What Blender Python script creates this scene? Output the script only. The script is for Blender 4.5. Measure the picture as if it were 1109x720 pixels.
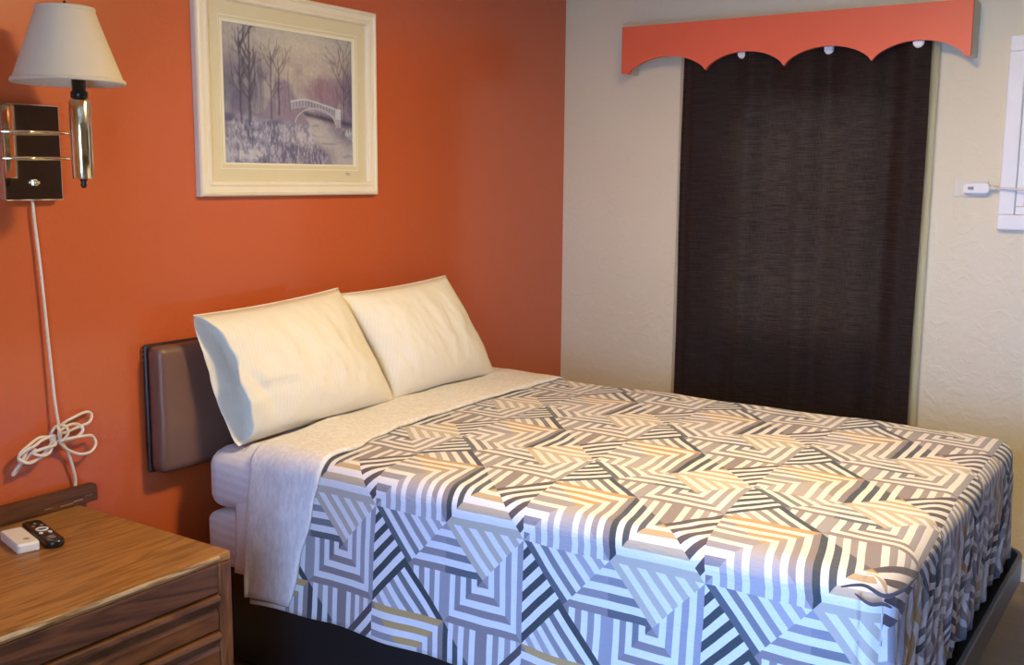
import bpy, bmesh, math, random
import numpy as np
from mathutils import Vector, Matrix, noise
random.seed(7)
for o in list(bpy.data.objects): bpy.data.objects.remove(o)
S = bpy.context.scene
COL = S.collection
sin, cos, pi = math.sin, math.cos, math.pi

# ------------------------------------------------------------------ camera
YAW, PITCH, ROLL, F = math.radians(34.04), math.radians(8.43), math.radians(.458), 1130.5
CAM = Vector((-4.2266, -2.5707, 1.5))
fw = Vector((cos(YAW)*cos(PITCH), sin(YAW)*cos(PITCH), -sin(PITCH)))
rt = fw.cross(Vector((0, 0, 1))).normalized(); up = rt.cross(fw)
r2 = rt*cos(ROLL)+up*sin(ROLL); u2 = -rt*sin(ROLL)+up*cos(ROLL)
cd = bpy.data.cameras.new('camera'); cam = bpy.data.objects.new('camera', cd); COL.objects.link(cam)
cam.matrix_world = Matrix(((r2.x, u2.x, -fw.x, CAM.x), (r2.y, u2.y, -fw.y, CAM.y), (r2.z, u2.z, -fw.z, CAM.z), (0, 0, 0, 1)))
cd.sensor_width = 36; cd.lens = F/1109*36; cd.clip_start = .05
S.camera = cam

# ------------------------------------------------------------------ light and exposure
S.view_settings.view_transform = 'Standard'; S.view_settings.look = 'None'
S.view_settings.gamma = 1; S.view_settings.use_curve_mapping = False
S.view_settings.exposure = -0.08
W = bpy.data.worlds.new('daylight_sky'); S.world = W; W.use_nodes = True
W.node_tree.nodes['Background'].inputs[0].default_value = (.42, .62, 1, 1)
W.node_tree.nodes['Background'].inputs[1].default_value = 12.0

def area(name, loc, tgt, sx, sy, power, col, spread=180):
    l = bpy.data.lights.new(name, 'AREA'); l.shape = 'RECTANGLE'; l.size = sx; l.size_y = sy
    l.energy = power; l.color = col; l.spread = math.radians(spread)
    o = bpy.data.objects.new(name, l); COL.objects.link(o); o.location = loc
    o.rotation_euler = (Vector(tgt)-Vector(loc)).to_track_quat('-Z', 'Y').to_euler()
    return o
area('ceiling_lamp_light', (-1.9, -1.65, 2.38), (-1.9, -1.65, 0), .28, .28, 54, (1, .72, .32))
area('doorway_daylight', (-4.66, -2.10, .95), (-2.2, -1.95, .40), .85, 1.6, 21, (.12, .33, 1), 75)

# ------------------------------------------------------------------ material helpers
class NT:
    def __init__(s, name):
        s.m = bpy.data.materials.new(name); s.m.use_nodes = True; s.t = s.m.node_tree; s.n = s.t.nodes
        s.b = s.n['Principled BSDF']; s.out = s.n['Material Output']
    def node(s, ty, **kw):
        n = s.n.new(ty)
        for k, v in kw.items(): setattr(n, k, v)
        return n
    def L(s, a, b): s.t.links.new(a, b)
    def put(s, sock, v):
        if hasattr(v, 'is_output'): s.L(v, sock)
        elif isinstance(v, (tuple, list)) and len(v) == 3 and sock.type == 'RGBA': sock.default_value = (*v, 1)
        else: sock.default_value = v
    def math(s, op, a, b=0.0, c=0.0):
        n = s.node('ShaderNodeMath', operation=op)
        for i, v in enumerate((a, b, c)): s.put(n.inputs[i], v)
        return n.outputs[0]
    def mix(s, f, a, b, blend='MIX'):
        n = s.node('ShaderNodeMix', data_type='RGBA', blend_type=blend)
        s.put(n.inputs[0], f); s.put(n.inputs[6], a); s.put(n.inputs[7], b)
        return n.outputs[2]
    def coord(s, scale=(1, 1, 1), kind='Object', rot=(0, 0, 0)):
        c = s.node('ShaderNodeTexCoord'); m = s.node('ShaderNodeMapping')
        m.inputs['Scale'].default_value = scale; m.inputs['Rotation'].default_value = rot
        s.L(c.outputs[kind], m.inputs[0]); return m.outputs[0]
    def noise(s, vec, scale, detail=3, rough=.5, dist=0):
        n = s.node('ShaderNodeTexNoise'); s.L(vec, n.inputs['Vector'])
        n.inputs['Scale'].default_value = scale; n.inputs['Detail'].default_value = detail
        n.inputs['Roughness'].default_value = rough; n.inputs['Distortion'].default_value = dist
        return n.outputs[0]
    def ramp(s, f, stops, interp='LINEAR'):
        n = s.node('ShaderNodeValToRGB'); n.color_ramp.interpolation = interp
        e = n.color_ramp.elements
        for k_, (p, c) in enumerate(stops):
            if k_ == 0: q = e[0]; q.position = p
            elif k_ == 1: q = e[-1]; q.position = p
            else: q = e.new(p)
            q.color = (*c, 1) if len(c) == 3 else c
        s.put(n.inputs[0], f); return n.outputs[0]
    def bump(s, h, strength, dist=.01):
        n = s.node('ShaderNodeBump'); n.inputs['Strength'].default_value = strength
        n.inputs['Distance'].default_value = dist; s.L(h, n.inputs['Height']); s.L(n.outputs[0], s.b.inputs['Normal'])
    def set(s, **kw):
        for k, v in kw.items(): s.put(s.b.inputs[k.replace('_', ' ')], v)
        return s
def plain(name, col, rough=.5, metal=0, coat=0, nscale=0, namt=.08, bump=0, bscale=200, spec=.5):
    t = NT(name); t.set(Roughness=rough, Metallic=metal)
    t.b.inputs['Coat Weight'].default_value = coat
    t.b.inputs['Specular IOR Level'].default_value = spec
    v = t.coord()
    n = t.noise(v, nscale or 12, 4)
    t.put(t.b.inputs['Base Color'], t.mix(n, tuple(c*(1-namt) for c in col), tuple(min(1, c*(1+namt)) for c in col)))
    if bump: t.bump(t.noise(v, bscale, 3), bump, .002)
    return t.m

def wall_paint(name, col, rough, spec=.5, bstr=.35, coat=0):
    t = NT(name); v = t.coord()
    big = t.noise(v, 1.3, 3); 
    t.put(t.b.inputs['Base Color'], t.mix(big, tuple(c*.94 for c in col), tuple(min(1, c*1.05) for c in col)))
    t.set(Roughness=rough); t.b.inputs['Specular IOR Level'].default_value = spec
    a = t.noise(v, 26, 4, .55); b = t.noise(v, 5, 3, .6, .8); c = t.ramp(t.noise(v, 11, 5, .6, 1.2), [(.52, (0, 0, 0)), (.62, (1, 1, 1))])
    h = t.math('ADD', t.math('MULTIPLY', a, .5), t.math('ADD', t.math('MULTIPLY', b, 1.0), t.math('MULTIPLY', c, .22)))
    if coat: t.b.inputs['Coat Weight'].default_value = coat; t.b.inputs['Coat Roughness'].default_value = .13
    t.bump(h, bstr, .008)
    return t.m
M = {}
M['orange'] = wall_paint('orange_gloss_paint', (.56, .112, .028), .42, .45, .28, .7)
M['cream'] = wall_paint('cream_plaster_paint', (.72, .645, .455), .45, .4, .45)
M['ceil'] = wall_paint('ceiling_paint', (.75, .72, .66), .8, .2, .2)

def wood(name, c0, c1, c2, scale, rough=.4, axis='X', bump=.1, coat=0):
    t = NT(name)
    sc = {'X': (.12, 1, 1), 'Y': (1, .12, 1), 'Z': (1, 1, .12)}[axis]
    v = t.coord(sc)
    n1 = t.noise(v, scale, 4, .6, .8); n2 = t.noise(v, scale*7, 4, .7, .3)
    rings = t.math('FRACT', t.math('MULTIPLY', n1, 9))
    rings = t.math('ABSOLUTE', t.math('SUBTRACT', t.math('MULTIPLY', rings, 2), 1))
    f = t.math('ADD', t.math('MULTIPLY', rings, .4), t.math('MULTIPLY', n2, .7))
    t.put(t.b.inputs['Base Color'], t.ramp(f, [(.25, c0), (.5, c1), (.8, c2)]))
    t.set(Roughness=rough); t.b.inputs['Coat Weight'].default_value = coat
    t.bump(n2, bump, .002)
    return t.m
M['oak'] = wood('oak_laminate', (.17, .070, .014), (.29, .128, .028), (.40, .19, .05), 9, .38, 'X', .05)
M['dark_wood'] = wood('dark_stained_wood', (.035, .012, .005), (.085, .03, .012), (.14, .052, .02), 6, .42, 'X', .08)
M['mid_wood'] = wood('brown_stained_wood', (.055, .018, .006), (.115, .040, .012), (.17, .062, .020), 6, .35, 'X', .08)
M['mid_wood_v'] = wood('brown_stained_wood_upright', (.07, .024, .008), (.15, .055, .018), (.22, .09, .03), 6, .35, 'Z', .08)
M['worn_wood'] = wood('worn_pale_wood_edge', (.16, .07, .02), (.40, .22, .09), (.66, .45, .24), 9, .5, 'X', .05)
t = NT('vinyl_plank_floor'); v = t.coord((1, .25, 1))
br = t.node('ShaderNodeTexBrick'); t.L(t.coord(rot=(0, 0, pi/2)), br.inputs[0]); br.inputs['Scale'].default_value = 1
br.inputs['Brick Width'].default_value = 1.2; br.inputs['Row Height'].default_value = .15; br.inputs['Mortar Size'].default_value = .002
br.inputs['Color1'].default_value = (.10, .072, .052, 1); br.inputs['Color2'].default_value = (.15, .115, .088, 1); br.inputs['Mortar'].default_value = (.03, .024, .02, 1)
t.put(t.b.inputs['Base Color'], t.mix(t.noise(v, 14, 5, .7, .6), br.outputs[0], (.20, .16, .13)))
t.set(Roughness=.45); M['floor'] = t.m

M['white_trim'] = plain('white_gloss_trim', (.80, .80, .78), .4, bump=.1, bscale=60)
M['coral'] = plain('coral_painted_wood', (.80, .14, .062), .45, nscale=6, namt=.06, bump=.25, bscale=45)
M['raw_white'] = plain('pale_painted_wood', (.66, .64, .52), .6)
M['black_frame'] = plain('black_coated_metal', (.010, .010, .011), .5)
M['grey_rim'] = plain('dark_grey_coated_metal', (.055, .056, .052), .38)
M['brown_vinyl'] = plain('brown_vinyl', (.17, .09, .066), .36, nscale=9, namt=.18, bump=.25, bscale=240)
M['brown_edge'] = plain('dark_brown_vinyl_edge', (.035, .016, .018), .4)
M['chrome'] = plain('mirror_chrome', (.80, .78, .72), .05, 1, namt=0)
M['brass'] = plain('brushed_brass_chrome', (.86, .78, .55), .14, 1, namt=.02)
M['black_gloss'] = plain('black_gloss_plastic', (.012, .012, .013), .22)
M['white_plastic'] = plain('white_plastic', (.80, .79, .76), .35, namt=.02)
M['cream_plastic'] = plain('cream_plastic', (.70, .65, .52), .35, namt=.02)
M['grommet'] = plain('grommet_hole_light_white', (.95, .95, .92), .3, namt=.01)  # bright white stands in for daylight showing through the grommet holes
M['cord'] = plain('off_white_cord', (.78, .70, .60), .45, namt=.04)
M['cord_cool'] = plain('white_cord', (.72, .72, .70), .45, namt=.04)
M['grey_print'] = plain('grey_print', (.25, .25, .26), .5)
M['mat_board'] = plain('cream_mat_board', (.74, .68, .47), .8, nscale=30, namt=.03)
M['mat_bevel'] = plain('white_mat_bevel', (.86, .84, .70), .7, namt=.02)
M['frame_white'] = plain('cream_white_frame', (.82, .76, .62), .42, nscale=20, namt=.05)
def fabric(name, col, rough=.85, stripes=None, trans=0, wr=.25, wscale=9, sheer=0):
    t = NT(name); v = t.coord()
    t.set(Roughness=rough); t.b.inputs['Sheen Weight'].default_value = .15
    c = t.mix(t.noise(v, 7, 3), tuple(x*.96 for x in col), tuple(min(1, x*1.03) for x in col))
    fine = t.noise(t.coord((1, 1, 1)), 420, 2)
    if stripes:
        sep = t.node('ShaderNodeSeparateXYZ'); t.L(v, sep.inputs[0])
        a = {'x': sep.outputs[0], 'z': sep.outputs[2], 'xz': t.math('ADD', sep.outputs[0], sep.outputs[2])}[stripes[0]]
        st = t.math('LESS_THAN', t.math('FRACT', t.math('MULTIPLY', a, 1/stripes[1])), .5)
        c = t.mix(t.math('MULTIPLY', st, stripes[2]), c, tuple(x*.78 for x in col))
        t.put(t.b.inputs['Roughness'], t.math('ADD', .5, t.math('MULTIPLY', st, .3)))
    t.put(t.b.inputs['Base Color'], c)
    h = t.math('ADD', t.math('MULTIPLY', fine, .04), t.math('MULTIPLY', t.noise(v, wscale, 4, .55, .6), 1))
    t.bump(h, wr, .02)
    if sheer:
        tr = t.node('ShaderNodeBsdfTranslucent'); t.put(tr.inputs[0], col); mx = t.node('ShaderNodeMixShader'); mx.inputs[0].default_value = trans
        t.L(t.b.outputs[0], mx.inputs[1]); t.L(tr.outputs[0], mx.inputs[2]); tp0 = t.node('ShaderNodeBsdfTransparent'); m0 = t.node('ShaderNodeMixShader'); m0.inputs[0].default_value = sheer
        t.L(mx.outputs[0], m0.inputs[1]); t.L(tp0.outputs[0], m0.inputs[2]); t.L(m0.outputs[0], t.out.inputs[0])
    elif trans:
        tr = t.node('ShaderNodeBsdfTranslucent'); t.put(tr.inputs[0], col); mx = t.node('ShaderNodeMixShader'); mx.inputs[0].default_value = trans
        t.L(t.b.outputs[0], mx.inputs[1]); t.L(tr.outputs[0], mx.inputs[2]); t.L(mx.outputs[0], t.out.inputs[0])
    return t.m
M['pillow'] = fabric('ivory_pillowcase_cotton', (.83, .78, .64), stripes=('x', .012, .10), wr=.35, wscale=6)
M['sheet'] = fabric('white_striped_sheet', (.80, .77, .78), stripes=('xz', .028, .35), wr=.3, wscale=7)
M['flat_sheet'] = fabric('white_flat_sheet', (.82, .79, .78), stripes=('xz', .014, .12), wr=.3, wscale=7)
M['shade'] = fabric('ivory_lampshade_linen', (.84, .75, .58), trans=.3, wr=.03, wscale=60)
M['lining'] = fabric('pale_green_white_lining', (.95, .90, .60), trans=.6, wr=.1, sheer=.6)
M['slats'] = fabric('white_blind_slats', (.80, .80, .76), trans=.35, wr=.02)

# curtain: dark brown open weave
t = NT('dark_brown_woven_curtain'); v = t.coord((1, 1, 1))
lin = t.noise(t.coord((1, 3, 150)), 3, 4, .8); lin2 = t.noise(t.coord((1, 150, 8)), 3, 2, .6)
t.put(t.b.inputs['Base Color'], t.mix(lin, (.017, .008, .006), (.036, .018, .014)))
t.set(Roughness=.8); t.b.inputs['Sheen Weight'].default_value = .1
tl = t.node('ShaderNodeBsdfTranslucent'); tp = t.node('ShaderNodeBsdfTransparent')
wv = t.ramp(t.math('ADD', t.math('MULTIPLY', lin, .75), t.math('MULTIPLY', lin2, .25)), [(.44, (.15, .15, .15)), (.62, (1, 1, 1))])
t.put(tl.inputs[0], t.mix(wv, (.04, .022, .018), (.38, .22, .13)))
mx = t.node('ShaderNodeMixShader'); mx.inputs[0].default_value = .45
t.L(t.b.outputs[0], mx.inputs[1]); t.L(tl.outputs[0], mx.inputs[2])
mx2 = t.node('ShaderNodeMixShader'); t.put(mx2.inputs[0], t.math('MULTIPLY', wv, .12))
t.L(mx.outputs[0], mx2.inputs[1]); t.L(tp.outputs[0], mx2.inputs[2]); t.L(mx2.outputs[0], t.out.inputs[0])
M['curtain'] = t.m

def glass_mat(name, tint=(1, 1, 1), f=.06):
    t = NT(name); t.n.remove(t.b)
    tr = t.node('ShaderNodeBsdfTransparent'); t.put(tr.inputs[0], tint); gl = t.node('ShaderNodeBsdfGlossy'); gl.inputs['Roughness'].default_value = .02
    fr = t.node('ShaderNodeLayerWeight'); mx = t.node('ShaderNodeMixShader')
    t.L(t.math('ADD', f/2, t.math('MULTIPLY', t.math('POWER', fr.outputs['Facing'], 5.0), .5)), mx.inputs[0]); t.L(tr.outputs[0], mx.inputs[1]); t.L(gl.outputs[0], mx.inputs[2]); t.L(mx.outputs[0], t.out.inputs[0])
    return t.m
M['glass'] = glass_mat('clear_glass', (.99, .99, .99), .03)

# ---- the quilt print: two-by-two blocks of striped triangles
def quilt():
    t = NT('geometric_striped_quilt_print')
    uv = t.node('ShaderNodeUVMap'); uv.uv_map = 'UVMap'
    wob = t.node('ShaderNodeTexNoise'); t.L(uv.outputs[0], wob.inputs['Vector']); wob.inputs['Scale'].default_value = 1.1; wob.inputs['Detail'].default_value = 2
    sv = t.node('ShaderNodeVectorMath', operation='MULTIPLY_ADD'); t.L(wob.outputs['Color'], sv.inputs[0])
    sv.inputs[1].default_value = (.045, .045, 0); t.L(uv.outputs[0], sv.inputs[2])
    sep = t.node('ShaderNodeSeparateXYZ'); t.L(sv.outputs[0], sep.inputs[0])
    a = t.math('FLOORED_MODULO', sep.outputs[0], 2.0) if False else t.math('WRAP', sep.outputs[0], 2.0, 0.0)
    b = t.math('WRAP', sep.outputs[1], 2.0, 0.0)
    ia = t.math('FLOOR', a); ib = t.math('FLOOR', b)
    x = t.math('SUBTRACT', t.math('FRACT', a), .5); y = t.math('SUBTRACT', t.math('FRACT', b), .5)
    d1 = t.math('GREATER_THAN', t.math('ADD', x, y), 0); d2 = t.math('GREATER_THAN', t.math('SUBTRACT', x, y), 0)
    k = t.math('ADD', t.math('MULTIPLY', t.math('ADD', ia, t.math('MULTIPLY', ib, 2)), 4), t.math('ADD', t.math('MULTIPLY', d1, 2), d2))
    kk = t.math('DIVIDE', t.math('ADD', k, .5), 16)
    H, V, C2, C3 = (1, 0, 0), (0, 1, 0), (0, 0, 1), (0, 0, 0)
    dk, sl, tp_, lt, go, gl, br_, lg = (.022, .034, .036), (.085, .095, .11), (.245, .20, .195), (.40, .36, .36), (.50, .31, .10), (.50, .43, .33), (.065, .045, .047), (.32, .30, .32)
    # left, bottom, top, right of each block: direction, outer colour, inner colour
    T = [(C3, dk, dk), (C2, dk, lt), (C2, sl, lt), (H, lg, tp_),
         (H, lg, sl), (H, tp_, tp_), (C2, gl, gl), (V, lg, lg),
         (H, tp_, lg), (V, lt, lt), (H, go, go), (V, tp_, lt),
         (V, dk, sl), (H, gl, go), (V, lt, tp_), (C3, br_, br_)]
    dirs = t.ramp(kk, [(i/16, T[i][0]) for i in range(16)], 'CONSTANT')
    cA = t.ramp(kk, [(i/16, T[i][1]) for i in range(16)], 'CONSTANT')
    cB = t.ramp(kk, [(i/16, T[i][2]) for i in range(16)], 'CONSTANT')
    ds = t.node('ShaderNodeSeparateColor'); t.L(dirs, ds.inputs[0])
    # the split blocks: lower half of ids 3 and 4 runs upright
    is34 = t.math('MULTIPLY', t.math('GREATER_THAN', k, 2.5), t.math('LESS_THAN', k, 4.5))
    low = t.math('MULTIPLY', is34, t.math('LESS_THAN', y, 0))
    wH = t.math('MULTIPLY', ds.outputs[0], t.math('SUBTRACT', 1, low)); wV = t.math('ADD', ds.outputs[1], low)
    wC2 = ds.outputs[2]
    wC3 = t.math('SUBTRACT', 1, t.math('ADD', wH, t.math('ADD', wV, wC2)))
    c0 = t.math('MULTIPLY', t.math('SUBTRACT', .5, t.math('ABSOLUTE', y)), 7)
    c1 = t.math('MULTIPLY', t.math('SUBTRACT', .5, t.math('ABSOLUTE', x)), 7)
    c2 = t.math('MULTIPLY', t.math('ABSOLUTE', t.math('ADD', x, y)), 5)
    c3 = t.math('MULTIPLY', t.math('ABSOLUTE', t.math('SUBTRACT', x, y)), 5)
    c = t.math('ADD', t.math('ADD', t.math('MULTIPLY', c0, wH), t.math('MULTIPLY', c1, wV)), t.math('ADD', t.math('MULTIPLY', c2, wC2), t.math('MULTIPLY', c3, wC3)))
    st = t.math('LESS_THAN', t.math('FRACT', c), .5)
    lo = t.math('FLOOR', c)
    fac = t.math('MINIMUM', t.math('DIVIDE', lo, 3), 1)
    cols = t.mix(fac, cA, cB)
    # sub-threads: puckered thread texture mottles the print
    cc = t.coord((1, 1, 1)); th = t.noise(cc, 260, 2, .5)
    base = t.mix(th, (.68, .65, .63), (.80, .77, .75))
    cols = t.mix(t.math('MULTIPLY', th, .12), cols, (.40, .38, .37))
    t.put(t.b.inputs['Base Color'], t.mix(st, base, cols))
    t.set(Roughness=.8); t.b.inputs['Sheen Weight'].default_value = .2
    puck = t.noise(t.coord((1, .35, 1)), 130, 2, .5); big = t.noise(cc, 9, 4, .55, .5)
    h = t.math('ADD', t.math('MULTIPLY', puck, .26), t.math('MULTIPLY', big, .9))
    t.bump(h, .35, .02)
    return t.m
M['quilt'] = quilt()
t = NT('white_puckered_quilt_reverse')
cc = t.coord(); pk = t.noise(t.coord((1, 1, .35), rot=(0, 0, 0)), 70, 3, .6, .5)
t.put(t.b.inputs['Base Color'], t.mix(t.ramp(pk, [(.4, (0, 0, 0)), (.6, (1, 1, 1))]), (.70, .665, .635), (.80, .77, .74)))
t.set(Roughness=.85); t.bump(t.math('ADD', t.math('MULTIPLY', pk, .25), t.noise(cc, 8, 4, .5, .5)), .35, .02)
M['quilt_back'] = t.m

# ------------------------------------------------------------------ mesh helpers
def link(name, me, mat, parent=None, smooth=False):
    o = bpy.data.objects.new(name, me); COL.objects.link(o)
    if mat is not None: me.materials.append(mat)
    if smooth:
        for p in me.polygons: p.use_smooth = True
    if parent is not None:
        o.parent = parent
        o.location = -parent.location if False else o.location
    return o
def from_bm(name, bm, mat, parent=None, smooth=False):
    me = bpy.data.meshes.new(name); bm.normal_update(); bm.to_mesh(me); bm.free()
    if parent is not None:
        me.transform(Matrix.Translation(-Vector(parent.location)))
    return link(name, me, mat, parent, smooth)
def add_box(bm, lo, hi, bev=0, seg=2, mi=0):
    lo = Vector(lo); hi = Vector(hi)
    r = bmesh.ops.create_cube(bm, size=1, matrix=Matrix.Translation((lo+hi)/2) @ Matrix.Diagonal((*(hi-lo), 1)))
    vs = r['verts']
    fs = {f for v in vs for f in v.link_faces}
    for f in fs: f.material_index = mi
    if bev:
        es = {e for v in vs for e in v.link_edges}
        bmesh.ops.bevel(bm, geom=list(es), offset=bev, segments=seg, profile=.5, affect='EDGES')
    return vs
def box(name, lo, hi, mat, parent=None, bev=0, seg=2, smooth=False):
    bm = bmesh.new(); add_box(bm, lo, hi, bev, seg); return from_bm(name, bm, mat, parent, smooth)
def frames(pts, closed=False):
    out = []; n = len(pts); prev = None
    for i in range(n):
        a = pts[(i-1) % n] if closed or i > 0 else pts[0]
        b = pts[(i+1) % n] if closed or i < n-1 else pts[-1]
        t_ = (b-a).normalized()
        if prev is None:
            h = Vector((0, 0, 1)) if abs(t_.z) < .9 else Vector((1, 0, 0))
            nn = (h - t_*h.dot(t_)).normalized()
        else: nn = (prev - t_*prev.dot(t_)).normalized()
        prev = nn; out.append((nn, t_.cross(nn)))
    return out
def add_tube(bm, pts, r, seg=8, closed=False):
    pts = [Vector(p) for p in pts]; fr = frames(pts, closed); rings = []
    for p, (a, b) in zip(pts, fr):
        rings.append([bm.verts.new(p + a*r*cos(2*pi*k/seg) + b*r*sin(2*pi*k/seg)) for k in range(seg)])
    n = len(rings)
    for i in range(n if closed else n-1):
        A, B = rings[i], rings[(i+1) % n]
        for k in range(seg): bm.faces.new((A[k], A[(k+1) % seg], B[(k+1) % seg], B[k]))
    if not closed:
        bm.faces.new(rings[0][::-1]); bm.faces.new(rings[-1])
def spline(pts, n=12, closed=False):
    pts = [Vector(p) for p in pts]; out = []; m = len(pts)
    for i in range(m if closed else m-1):
        g = (lambda j: pts[j % m]) if closed else (lambda j: pts[max(0, min(m-1, j))])
        p0, p1, p2, p3 = g(i-1), g(i), g(i+1), g(i+2)
        for k in range(n):
            s = k/n
            out.append(.5*((2*p1)+(-p0+p2)*s+(2*p0-5*p1+4*p2-p3)*s*s+(-p0+3*p1-3*p2+p3)*s**3))
    if not closed: out.append(pts[-1])
    return out
def add_lathe(bm, prof, c, seg=40, cap=True):
    rings = []
    for r, z in prof:
        rings.append([bm.verts.new((c[0]+r*cos(2*pi*k/seg), c[1]+r*sin(2*pi*k/seg), c[2]+z)) for k in range(seg)])
    for A, B in zip(rings, rings[1:]):
        for k in range(seg): bm.faces.new((A[k], A[(k+1) % seg], B[(k+1) % seg], B[k]))
    if cap: bm.faces.new(rings[0][::-1]); bm.faces.new(rings[-1])
def add_prism(bm, poly, x0, x1, axis='x'):
    # poly: list of (a,b) in the plane across the axis
    mk = {'x': lambda a, b, x: (x, a, b), 'y': lambda a, b, x: (a, x, b), 'z': lambda a, b, x: (a, b, x)}[axis]
    A = [bm.verts.new(mk(a, b, x0)) for a, b in poly]; B = [bm.verts.new(mk(a, b, x1)) for a, b in poly]
    n = len(poly)
    f1 = bm.faces.new(A); f2 = bm.faces.new(B[::-1])
    for i in range(n): bm.faces.new((A[i], B[i], B[(i+1) % n], A[(i+1) % n]))
    bmesh.ops.recalc_face_normals(bm, faces=bm.faces[:])
def grid_mesh(name, P, mat, parent=None, uv=None, smooth=True, solid=0, closed_u=False):
    nu, nv = len(P), len(P[0])
    off = -Vector(parent.location) if parent is not None else Vector()
    vs = [tuple(Vector(P[i][j])+off) for i in range(nu) for j in range(nv)]
    fs = []
    for i in range(nu if closed_u else nu-1):
        for j in range(nv-1):
            i2 = (i+1) % nu
            fs.append((i*nv+j, i2*nv+j, i2*nv+j+1, i*nv+j+1))
    me = bpy.data.meshes.new(name); me.from_pydata(vs, [], fs); me.update()
    if uv:
        l = me.uv_layers.new(name='UVMap')
        for p in me.polygons:
            for li in p.loop_indices:
                vi = me.loops[li].vertex_index; l.data[li].uv = uv[vi // nv][vi % nv]
    o = link(name, me, mat, parent, smooth)
    if solid:
        m = o.modifiers.new('thickness', 'SOLIDIFY'); m.thickness = solid; m.offset = 0
    return o
def tag(o, label=None, cat=None, group=None, kind=None):
    if label: o['label'] = label
    if cat: o['category'] = cat
    if group: o['group'] = group
    if kind: o['kind'] = kind
    return o
def thing(name, loc, label, cat, group=None):
    o = bpy.data.objects.new(name, None); COL.objects.link(o); o.location = loc; o.empty_display_size = .1
    bpy.context.view_layer.update()
    return tag(o, label, cat, group)
def struct(o): o['kind'] = 'structure'; return o
def fbm(x, y, z, o=3):
    return noise.fractal(Vector((x, y, z)), 1.0, 2.0, o)

# ------------------------------------------------------------------ the room
XB, YF_, ZC = -4.72, -6.4, 2.45
struct(box('floor', (XB, YF_, -.06), (0, 0, 0), M['floor']))
struct(box('ceiling', (XB, YF_, ZC), (0, 0, ZC+.06), M['ceil']))
struct(box('wall_left', (XB, 0, -.06), (.14, .12, ZC+.06), M['orange']))
W1 = (-1.50, -.80, .88, 1.88)            # window behind the curtain: y0,y1,z0,z1
W2 = (-2.72, -2.05, 1.47, 1.90)          # second, partly seen window
def wall_with_holes(name, x0, x1, ya, yb, za, zb, holes, mat, skip=None):
    ys = sorted({ya, yb, *[h[0] for h in holes], *[h[1] for h in holes]}); zs = sorted({za, zb, *[h[2] for h in holes], *[h[3] for h in holes]})
    bm = bmesh.new()
    inh = lambda y, z: any(h[0] < y < h[1] and h[2] < z < h[3] for h in holes)
    for i in range(len(ys)-1):
        for j in range(len(zs)-1):
            if not inh((ys[i]+ys[i+1])/2, (zs[j]+zs[j+1])/2): add_box(bm, (x0, ys[i], zs[j]), (x1, ys[i+1], zs[j+1]))
    bmesh.ops.remove_doubles(bm, verts=bm.verts[:], dist=1e-5)
    dup = {}
    for f in bm.faces:
        dup.setdefault(tuple(round(c, 4) for c in f.calc_center_median()), []).append(f)
    bmesh.ops.delete(bm, geom=[f for l in dup.values() if len(l) > 1 for f in l], context='FACES')
    return struct(from_bm(name, bm, mat))
wall_with_holes('wall_right', 0, .12, YF_, 0, -.06, ZC+.06, [W1, W2], M['cream'])
D1 = (-2.55, -1.65, 0, 2.05)
wall_with_holes('wall_back', XB-.12, XB, YF_, .12, -.06, ZC+.06, [(D1[0], D1[1], -.0599, D1[3])], M['cream'])
struct(box('wall_front', (XB-.12, YF_-.12, -.06), (.12, YF_, ZC+.06), M['cream']))
def casing(name, y0, y1, z0, z1, x0, x1, w, mat, three=False):
    bm = bmesh.new()
    add_box(bm, (x0, y0-w, z0-w*(not three)), (x1, y0, z1+w), .004); add_box(bm, (x0, y1, z0-w*(not three)), (x1, y1+w, z1+w), .004)
    add_box(bm, (x0, y0, z1), (x1, y1, z1+w), .004)
    if not three: add_box(bm, (x0, y0, z0-w), (x1, y1, z0), .004)
    return from_bm(name, bm, mat)
struct(casing('door_1', D1[0], D1[1], 0, D1[3], XB, XB+.02, .07, M['white_trim'], True))
def baseboard(name, lo, hi): return struct(box(name, lo, hi, M['white_trim'], bev=.004))
baseboard('baseboard_right', (-.016, YF_+.02, 0), (0, -.02, .085))
baseboard('baseboard_left', (XB+.02, -.016, 0), (-.02, 0, .085))

dr = struct(box('dark_reflection_panel', (-.045, -5.6, 0), (-.0005, -3.25, 2.2), M['dark_wood'], bev=.01))  # unseen dark slab, added for the mirrored lamp plate to reflect
# window behind the curtain
w1 = casing('window_1', W1[0]+.04, W1[1]-.04, W1[2]+.04, W1[3]-.04, .03, .09, .04, M['white_trim']); struct(w1)
zm = (W1[2]+W1[3])/2
f = box('sash_rail', (.045, W1[0]+.04, zm-.02), (.075, W1[1]-.04, zm+.02), M['white_trim'], w1)
g = box('pane', (.058, W1[0]+.04, W1[2]+.04), (.062, W1[1]-.04, W1[3]-.04), M['glass'], w1)
bl = thing('window_blind', (.02, (W1[0]+W1[1])/2, W1[3]), 'white slatted blind showing faintly through the dark brown curtain', 'blind')
bm = bmesh.new(); zz = W1[3]-.05
while zz > W1[2]+.015:
    th = math.radians(42 + 5*noise.noise(Vector((0, 0, zz*9)))); c = Vector((.018, 0, zz)); hw = .0125
    if abs(zz-1.62) < .02 or abs(zz-1.24) < .02: th = math.radians(30)
    dx, dz = cos(th)*hw, sin(th)*hw
    v = [bm.verts.new((c.x+a*dx+e*.0006, y, c.z+a*dz)) for y in (W1[0]+.012, W1[1]-.012) for a, e in ((-1, 0), (1, 0), (1, 1), (-1, 1))]
    for q in ((0, 1, 5, 4), (1, 2, 6, 5), (2, 3, 7, 6), (3, 0, 4, 7), (3, 2, 1, 0), (4, 5, 6, 7)): bm.faces.new([v[k] for k in q])
    zz -= .0215
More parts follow.
